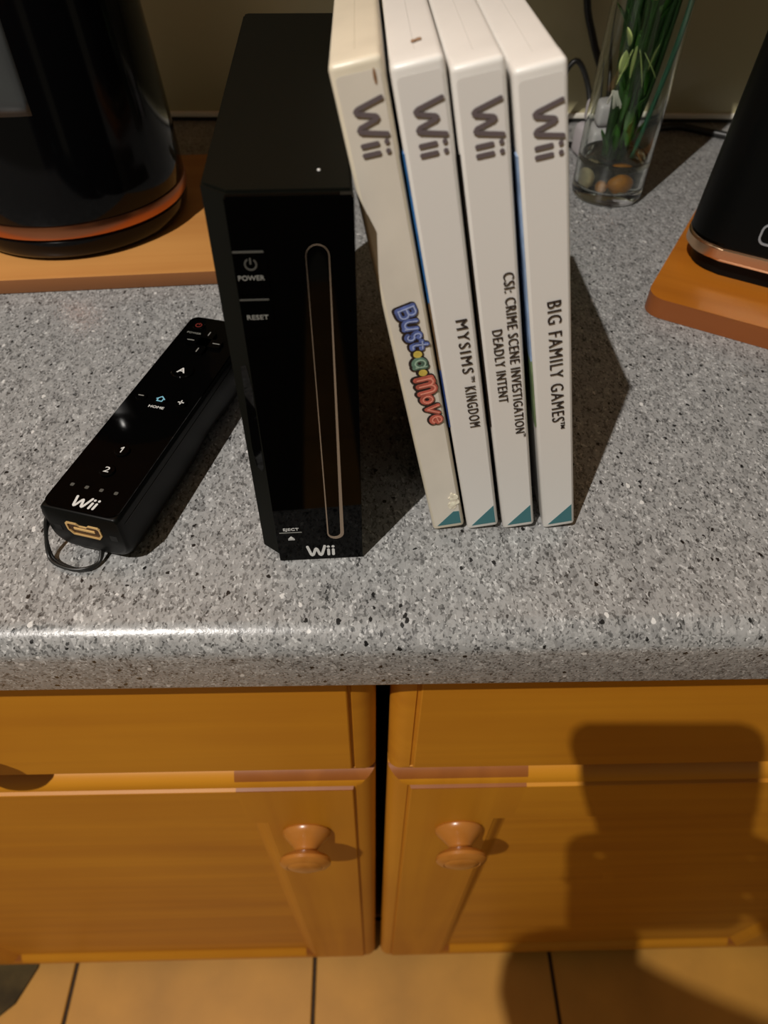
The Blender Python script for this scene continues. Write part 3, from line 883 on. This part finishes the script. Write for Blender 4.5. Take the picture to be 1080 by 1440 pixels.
# ------------------------------------------------------------------ toaster on its board (right)
def uv(u, v): return (u * .848 + v * .53, -u * .53 + v * .848)


bd = thing('wooden_board', 'orange rounded wooden board under the black toaster at the right', 'board', uv(-53, 419) + (0,), -31.0)
bm = prism(bmesh.new(), rrect(0, 330, 0, 235, 13, 10), .2, 13, r=1.8, seg=3)
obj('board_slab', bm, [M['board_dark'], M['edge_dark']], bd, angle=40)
ts = thing('toaster', 'black toaster with a rose gold band standing on the orange board', 'toaster', uv(-49, 465) + (13.0,), -32.0)
obj('base', prism(bmesh.new(), rrect(5.5, 260, 4.5, 170, 24, 8), .1, 12.5, r=1, seg=2), M['satin_black'], ts, angle=40)
obj('metal_band', prism(bmesh.new(), rrect(0, 266, -2.5, 176, 27, 8), 12, 20.5, r=1.4, seg=3), M['rose_gold'], ts, angle=40)
lo_p = rrect(.4, 265.6, -2.0, 175.5, 26, 8); hi_p = rrect(6, 258, 5, 168, 24, 8)
obj('housing', prism(bmesh.new(), lo_p, 20, 185, r=3, seg=3, top=hi_p), M['satin_black'], ts, angle=40)
for y in (50, 105):
    s_ = obj('bread_slot', prism(bmesh.new(), rrect(40, 226, y, y + 26, 5, 4), 184, 185.6), M['black_void'], ts)
# outlined control plate on the near side
PM = frame((0, -2.1, 16.5), (1, 0, 0), (0, 7 / 168.5, 1))
obj('control_dial', ring_bm(rrect(43.5, 76, 11.5, 24.5, 4.5, 5), rrect(44.7, 74.8, 12.7, 23.3, 3.4, 5), -.2, .9, PM), M['steel'], ts, angle=40)
bm = bx(262.5, 276, 76, 98, 96, 108, r=3, seg=2)
obj('lever', bm, M['satin_black'], ts, angle=40)

# ------------------------------------------------------------------ glass vase with stems and pebbles
VC = (198, 563)
vs = thing('glass_vase', 'clear glass cylinder vase with green stems behind the white cases', 'vase', VC + (0.2,))
po = [(0, 0), (24, 0), (27, 1.2), (28.4, 4), (28.2, 60), (27.6, 130), (27.4, 215), (27.1, 216), (25.6, 216), (25.4, 215), (25.7, 130), (26.2, 60), (26.0, 12), (24.5, 9), (20, 8), (0, 8)]
obj('glass_wall', lathe(bmesh.new(), po, 72), M['glass'], vs, smooth=True)
obj('water', lathe(bmesh.new(), [(0, 8.1), (20, 8.1), (24.45, 9.1), (25.9, 12.1), (26.1, 30.5), (26.1, 31.6), (25.5, 30.9), (24, 30.6), (0, 30.6)], 72), M['water'], vs, smooth=True)


def blob(name, cx, cy, cz, a, b, c, rz, m, label, cat='pebble', grp='pebbles in the glass vase', seed=0):
    rr = random.Random(seed)
    bm = bmesh.new(); bmesh.ops.create_icosphere(bm, subdivisions=3, radius=1)
    for v in bm.verts:
        k = 1 + .06 * math.sin(3 * v.co.x + seed) + .05 * math.cos(4 * v.co.y + seed)
        v.co = Vector((v.co.x * a * k, v.co.y * b * k, v.co.z * c * k))
    o = obj(name, bm, m, smooth=True); o.location = W(cx, cy, cz); o.rotation_euler = (0, 0, R(rz))
    return tag(o, label, cat, grp)


x0, y0 = VC
blob('pebble', x0 + 3.5, y0 - 12.5, 15.2, 9.4, 7.0, 6.6, 14, M['pebble_o'], 'largest orange-brown pebble at the front of the vase', seed=1)
blob('pebble', x0 - 9.5, y0 - 14.8, 13.2, 4.6, 4.2, 4.6, 0, M['pebble_o'], 'small orange pebble beside the largest one in the vase', seed=2)
blob('pebble', x0 - 17.6, y0 - 4.5, 16.0, 5.6, 6.0, 7.5, 30, M['pebble_c'], 'cream pebble at the left side of the vase', seed=3)
blob('pebble', x0 + 16.2, y0 + 0.5, 14.4, 6.2, 6.5, 6.0, 60, M['pebble_d'], 'dark pebble at the right side of the vase', seed=4)
blob('pebble', x0 - 4, y0 + 5.5, 15.0, 9, 7.5, 6.6, 10, M['pebble_d'], 'dark pebble hidden behind the others in the vase', seed=5)
blob('pebble', x0 + 4, y0 - 14.5, 24.5 - 19 + 4.5, 3.4, 3.0, 1.6, 0, M['pebble_c'], 'thin pale pebble under the largest one in the vase', seed=6)

bq = thing('green_stems', 'bunch of green stems and leaves standing in the glass vase', 'plant', VC + (22,))
rnd = random.Random(11)
for k in range(42):
    a = rnd.uniform(0, 6.283); r0 = rnd.uniform(1, 9); a2 = a + rnd.uniform(-.8, .8); r1 = rnd.uniform(6, 23)
    top = rnd.uniform(150, 270)
    pts = [(r0 * math.cos(a) - 2, r0 * math.sin(a), 2 + rnd.uniform(0, 4))]
    for f in (.35, .7, 1): pts.append(((r0 + (r1 - r0) * f) * math.cos(a2) + rnd.uniform(-2, 2), (r0 + (r1 - r0) * f) * math.sin(a2), top * f))
    obj('stem', tube(bmesh.new(), pts, rnd.uniform(1.1, 2.0), 8), M['stem'], bq, smooth=True)
obj('stem', tube(bmesh.new(), [(8, -15, 12), (12, -19, 50), (18, -17, 95), (21, -12, 135), (20, -8, 190)], 1.7, 8), M['stem_teal'], bq, smooth=True)['label'] = 'blue-green stem at the right'


def leaf(p, d, L, wd, m, droop=.3, name='leaf'):
    p = Vector(p); d = Vector(d).normalized(); s = d.cross(Vector((0, 0, 1)))
    if s.length < .2: s = Vector((1, 0, 0))
    s.normalize(); nn = s.cross(d)
    bm = bmesh.new(); rows = []
    for k in range(8):
        t = k / 7; w = wd * math.sin(math.pi * min(1, t * .93 + .07)) ** .8 / 2
        c = p + d * L * t - Vector((0, 0, 1)) * droop * L * t * t
        rows.append([bm.verts.new(c - s * w + nn * w * .35), bm.verts.new(c), bm.verts.new(c + s * w + nn * w * .35)])
    for A, B in zip(rows, rows[1:]):
        for j in range(2): bm.faces.new((A[j], A[j + 1], B[j + 1], B[j]))
    ext = bmesh.ops.extrude_face_region(bm, geom=list(bm.faces))
    for v in [e for e in ext['geom'] if isinstance(e, bmesh.types.BMVert)]: v.co += nn * .35
    return obj(name, bm, m, bq, smooth=True)


for k in range(90):
    a = rnd.uniform(0, 6.283); r0 = rnd.uniform(2, 15); z = rnd.uniform(34, 190)
    d = (math.cos(a) * .45, math.sin(a) * .45, rnd.uniform(.6, 1.4) * (1 if rnd.random() < .8 else -1))
    leaf((r0 * math.cos(a) * .6, r0 * math.sin(a) * .6, z), d, rnd.uniform(18, 30), rnd.uniform(5, 9), M['leaf'] if rnd.random() < .7 else M['stem'], .1)
for (x, z, dx, dz, L, wd) in ((-12, 84, -.3, -1, 22, 4), (-8, 84, .35, -1, 24, 3.5), (-4, 82, .8, -1, 20, 3), (-16, 86, -.2, .5, 12, 7), (2, 72, .2, 1, 16, 6), (-17, 70, 0, 1, 14, 7), (-10, 86, 0, -1, 20, 3)):
    leaf((x, -19, z), (dx, -.05, dz), L, wd, M['leaf_pale'], 0)['label'] = 'pale green leaf'
leaf((-6, -20, 112), (.2, 0, 1), 20, 6, M['petal'], 0, 'petal')
for k in range(4): leaf((-12 + 5 * k, -15, 14 + 2 * k), (-.5 + .3 * k, -.2, 1), 22, 7, M['leaf'], 0)
bm = bmesh.new()
for k in range(9):
    a = rnd.uniform(-.9, .9)
    tube(bm, [(-17 + rnd.uniform(-2, 2), -16, 58), (-17 + 6 * math.sin(a), -17, 54), (-16 + 11 * math.sin(a), -17.5, 49 + rnd.uniform(-3, 2))], .8, 6)
obj('roots', bm, M['root'], bq, smooth=True)['label'] = 'tangle of pale roots'

# plugs and cables behind the vase
pg = thing('power_plug', 'pale plug lying behind the glass vase at the wall', 'plug', (213, 640, 0), 12)
obj('plug_body', bx(-24, 14, -12, 18, .2, 26, r=5, seg=4), M['plug'], pg, angle=50)
obj('plug_cap', bx(-20, 8, -8, 14, 27, 46, r=5, seg=4), M['plug'], pg, angle=50)
for nm, lab, pts, rr in (
        ('black_cable', 'black cable hanging down the wall left of the vase', [(186, 716, 330), (187, 718, 200), (192, 718, 110), (205, 712, 72), (214, 700, 52), (216, 680, 34), (214, 656, 34)], 3.2),
        ('black_cable', 'looped black cable between the vase and the rightmost case', [(188, 700, 5), (176, 690, 40), (186, 688, 62), (200, 688, 46), (206, 676, 20), (198, 664, 4), (184, 660, 3.2)], 2.4),
        ('black_cable', 'black cable lying along the wall right of the vase', [(228, 655, 3.4), (262, 690, 3.4), (300, 706, 3.4), (330, 690, 3.4), (362, 672, 3.4), (400, 668, 3.4), (470, 690, 3.4)], 3.2)):
    o = obj(nm, tube(bmesh.new(), pts, rr, 10), M['cord'], smooth=True); o.location = (0, 0, H0)
    tag(o, lab, 'cable', 'black power cables')

# dark object on the floor by the left cabinet
fm = thing('floor_mat', 'dark mat lying on the tiles by the left cabinet', 'mat', (0, 0, -910))
bm = prism(bmesh.new(), [(-900, 208), (-471, 208), (-474, 162), (-492, 122), (-512, 106), (-900, 96)], .2, 5)
obj('mat_surface', bm, mat('dark_olive_mat', (.07, .045, .012, 1), .9, var=.5, vscale=20), fm)

# ------------------------------------------------------------------ the photographer's phone, held just behind the lens
ph = bpy.data.objects.new('smartphone', None); COL.objects.link(ph)
mm_ = Matrix.Identity(4)
for i in range(3): mm_[i][0], mm_[i][1], mm_[i][2], mm_[i][3] = RT[i], UP[i], -FW[i], CAM[i]
ph.matrix_world = mm_
tag(ph, 'black smartphone held above the worktop by the photographer', 'phone')
pm = Matrix.Identity(4)
obj('phone_shell', prism(bmesh.new(), rrect(-61, 26, -146, 7, 9, 6), 3, 11, r=2, seg=3), M['phone'], ph, angle=40)

# ------------------------------------------------------------------ the photographer, standing behind the camera
def person():
    root = thing('person', 'person in a dark sweater and trousers standing and holding the phone in both hands', 'person', (0, 0, -910))
    P = []; E = []; RD = []

    def v(x, y, z, r, link=None):
        P.append((x, y, z + 910)); RD.append(r); i = len(P) - 1
        if link is not None: E.append((link, i))
        return i
    pel = v(0, -400, 45, 135)
    waist = v(0, -390, 200, 118, pel); chest = v(0, -375, 400, 135, waist); up_ = v(0, -360, 530, 105, chest)
    neck = v(0, -335, 620, 52, up_); jaw = v(0, -300, 690, 58, neck); head = v(0, -290, 755, 82, jaw); crown = v(0, -305, 815, 70, head)
    chin = v(0, -245, 690, 30, jaw)

    def PL(x, y, z):
        q = RT * x + UP * y - FW * z
        return q.x, q.y, q.z + 239.04
    for s_ in (-1, 1):
        sh = v(s_ * 170, -355, 560, 58, up_)
        ua = v(s_ * 200, -290, 460, 50, sh)
        el = v(s_ * 222, -222, 372, 42, ua)
        mx = (lambda x: x) if s_ < 0 else (lambda x: -35 - x)
        w_ = PL(mx(-97), -156, 46)
        fa = v((s_ * 222 * .55 + w_[0] * .45), (-222 * .55 + w_[1] * .45), (372 * .55 + w_[2] * .45), 38, el)
        wr = v(*w_, 26, fa)
        pa = v(*PL(mx(-86), -122, 24), 24, wr)
        for k, (yy, L_) in enumerate(((-66, 30), (-85, 36), (-104, 33), (-122, 24))):
            a = v(*PL(mx(-78), yy - 8, 10), 10, pa)
            b_ = v(*PL(mx(-70), yy - 2, -5), 8.5, a)
            c_ = v(*PL(mx(-70 + L_ * .55), yy, -7), 8, b_)
            v(*PL(mx(-70 + L_), yy + 2, -6), 7, c_)
        t1 = v(*PL(mx(-76), -110, 30), 12, pa); t2 = v(*PL(mx(-62), -92, 25), 10, t1); v(*PL(mx(-46), -76, 20.5), 9, t2)
    for s_ in (-1, 1):
        hp = v(s_ * 90, -400, -10, 92, pel); kn = v(s_ * 100, -385, -440, 62, hp); cf = v(s_ * 103, -400, -600, 56, kn); an = v(s_ * 105, -410, -835, 40, cf)
        ft = v(s_ * 112, -330, -878, 32, an); v(s_ * 118, -250, -884, 26, ft)
    me = bpy.data.meshes.new('person_skeleton'); me.from_pydata([(x / 1000, y / 1000, z / 1000) for x, y, z in P], E, [])
    o = bpy.data.objects.new('person_skeleton', me); COL.objects.link(o)
    md = o.modifiers.new('Skin', 'SKIN'); md.use_smooth_shade = True
    for i, sv in enumerate(me.skin_vertices[0].data):
        sv.radius = (RD[i] / 1000, RD[i] / 1000); sv.use_root = (i == 0)
    sv = me.skin_vertices[0].data
    for i in (0, 1, 2, 3): sv[i].radius = (RD[i] * 1.18 / 1000, RD[i] * .78 / 1000)
    sd = o.modifiers.new('Sub', 'SUBSURF'); sd.levels = 2; sd.render_levels = 2
    dg = bpy.context.evaluated_depsgraph_get(); dg.update()
    bme = bpy.data.meshes.new_from_object(o.evaluated_get(dg)); bme.name = 'body'
    bpy.data.objects.remove(o)
    bme.materials.clear()
    for q in ('sleeve', 'skin', 'trousers'): bme.materials.append(M[q])
    wl = [Vector(PL(-97, -156, 46)), Vector(PL(62, -156, 46))]
    for p in bme.polygons:
        c = p.center * 1000; c.z -= 910; p.use_smooth = True
        k = 0
        if c.z > 628: k = 1
        elif c.z < 60 and c.y < -150 and c.y < -200: k = 2
        for i_, wv in enumerate(wl):
            if (c - wv).length < 125 and c.y > wv.y - 8 and c.z < wv.z + 120 and c.y > -160: k = 1
        p.material_index = k
    bo = bpy.data.objects.new('body', bme); COL.objects.link(bo); bo.parent = root
    # hair, face and shoes
    def ell(name, c, r, m, cut=None, rx=0):
        bm = bmesh.new(); bmesh.ops.create_uvsphere(bm, u_segments=28, v_segments=18, radius=1)
        if cut: bmesh.ops.delete(bm, geom=[v_ for v_ in bm.verts if cut(v_.co)], context='VERTS')
        bmesh.ops.transform(bm, matrix=Matrix.Translation((c[0], c[1], c[2] + 910)) @ Matrix.Rotation(R(rx), 4, 'X') @ Matrix.Diagonal((*r, 1)), verts=bm.verts)
        return obj(name, bm, m, root, smooth=True)
    ell('hair', (0, -304, 778), (88, 100, 92), M['hair'], lambda q: q.y > .35 and q.z < .45)
    for s_ in (-1, 1):
        e = ell('eye', (s_ * 30, -222, 752), (12, 9, 9), mat('eye_white', (.7, .7, .68, 1), .2) if s_ < 0 else bpy.data.materials['eye_white'])
        ell('ear', (s_ * 84, -298, 745), (10, 18, 30), M['skin'])
        bm = bx(s_ * 115 - 48, s_ * 115 + 48, -470, -205, .2, 62, r=22, seg=4)
        obj('shoe', bm, M['matte_black'], root, angle=60)
    ell('nose', (0, -208, 733), (13, 17, 22), M['skin'], rx=-15)
    ell('mouth', (0, -226, 703), (24, 8, 6), mat('lips', (.42, .14, .11, 1), .4))
    return root


person()
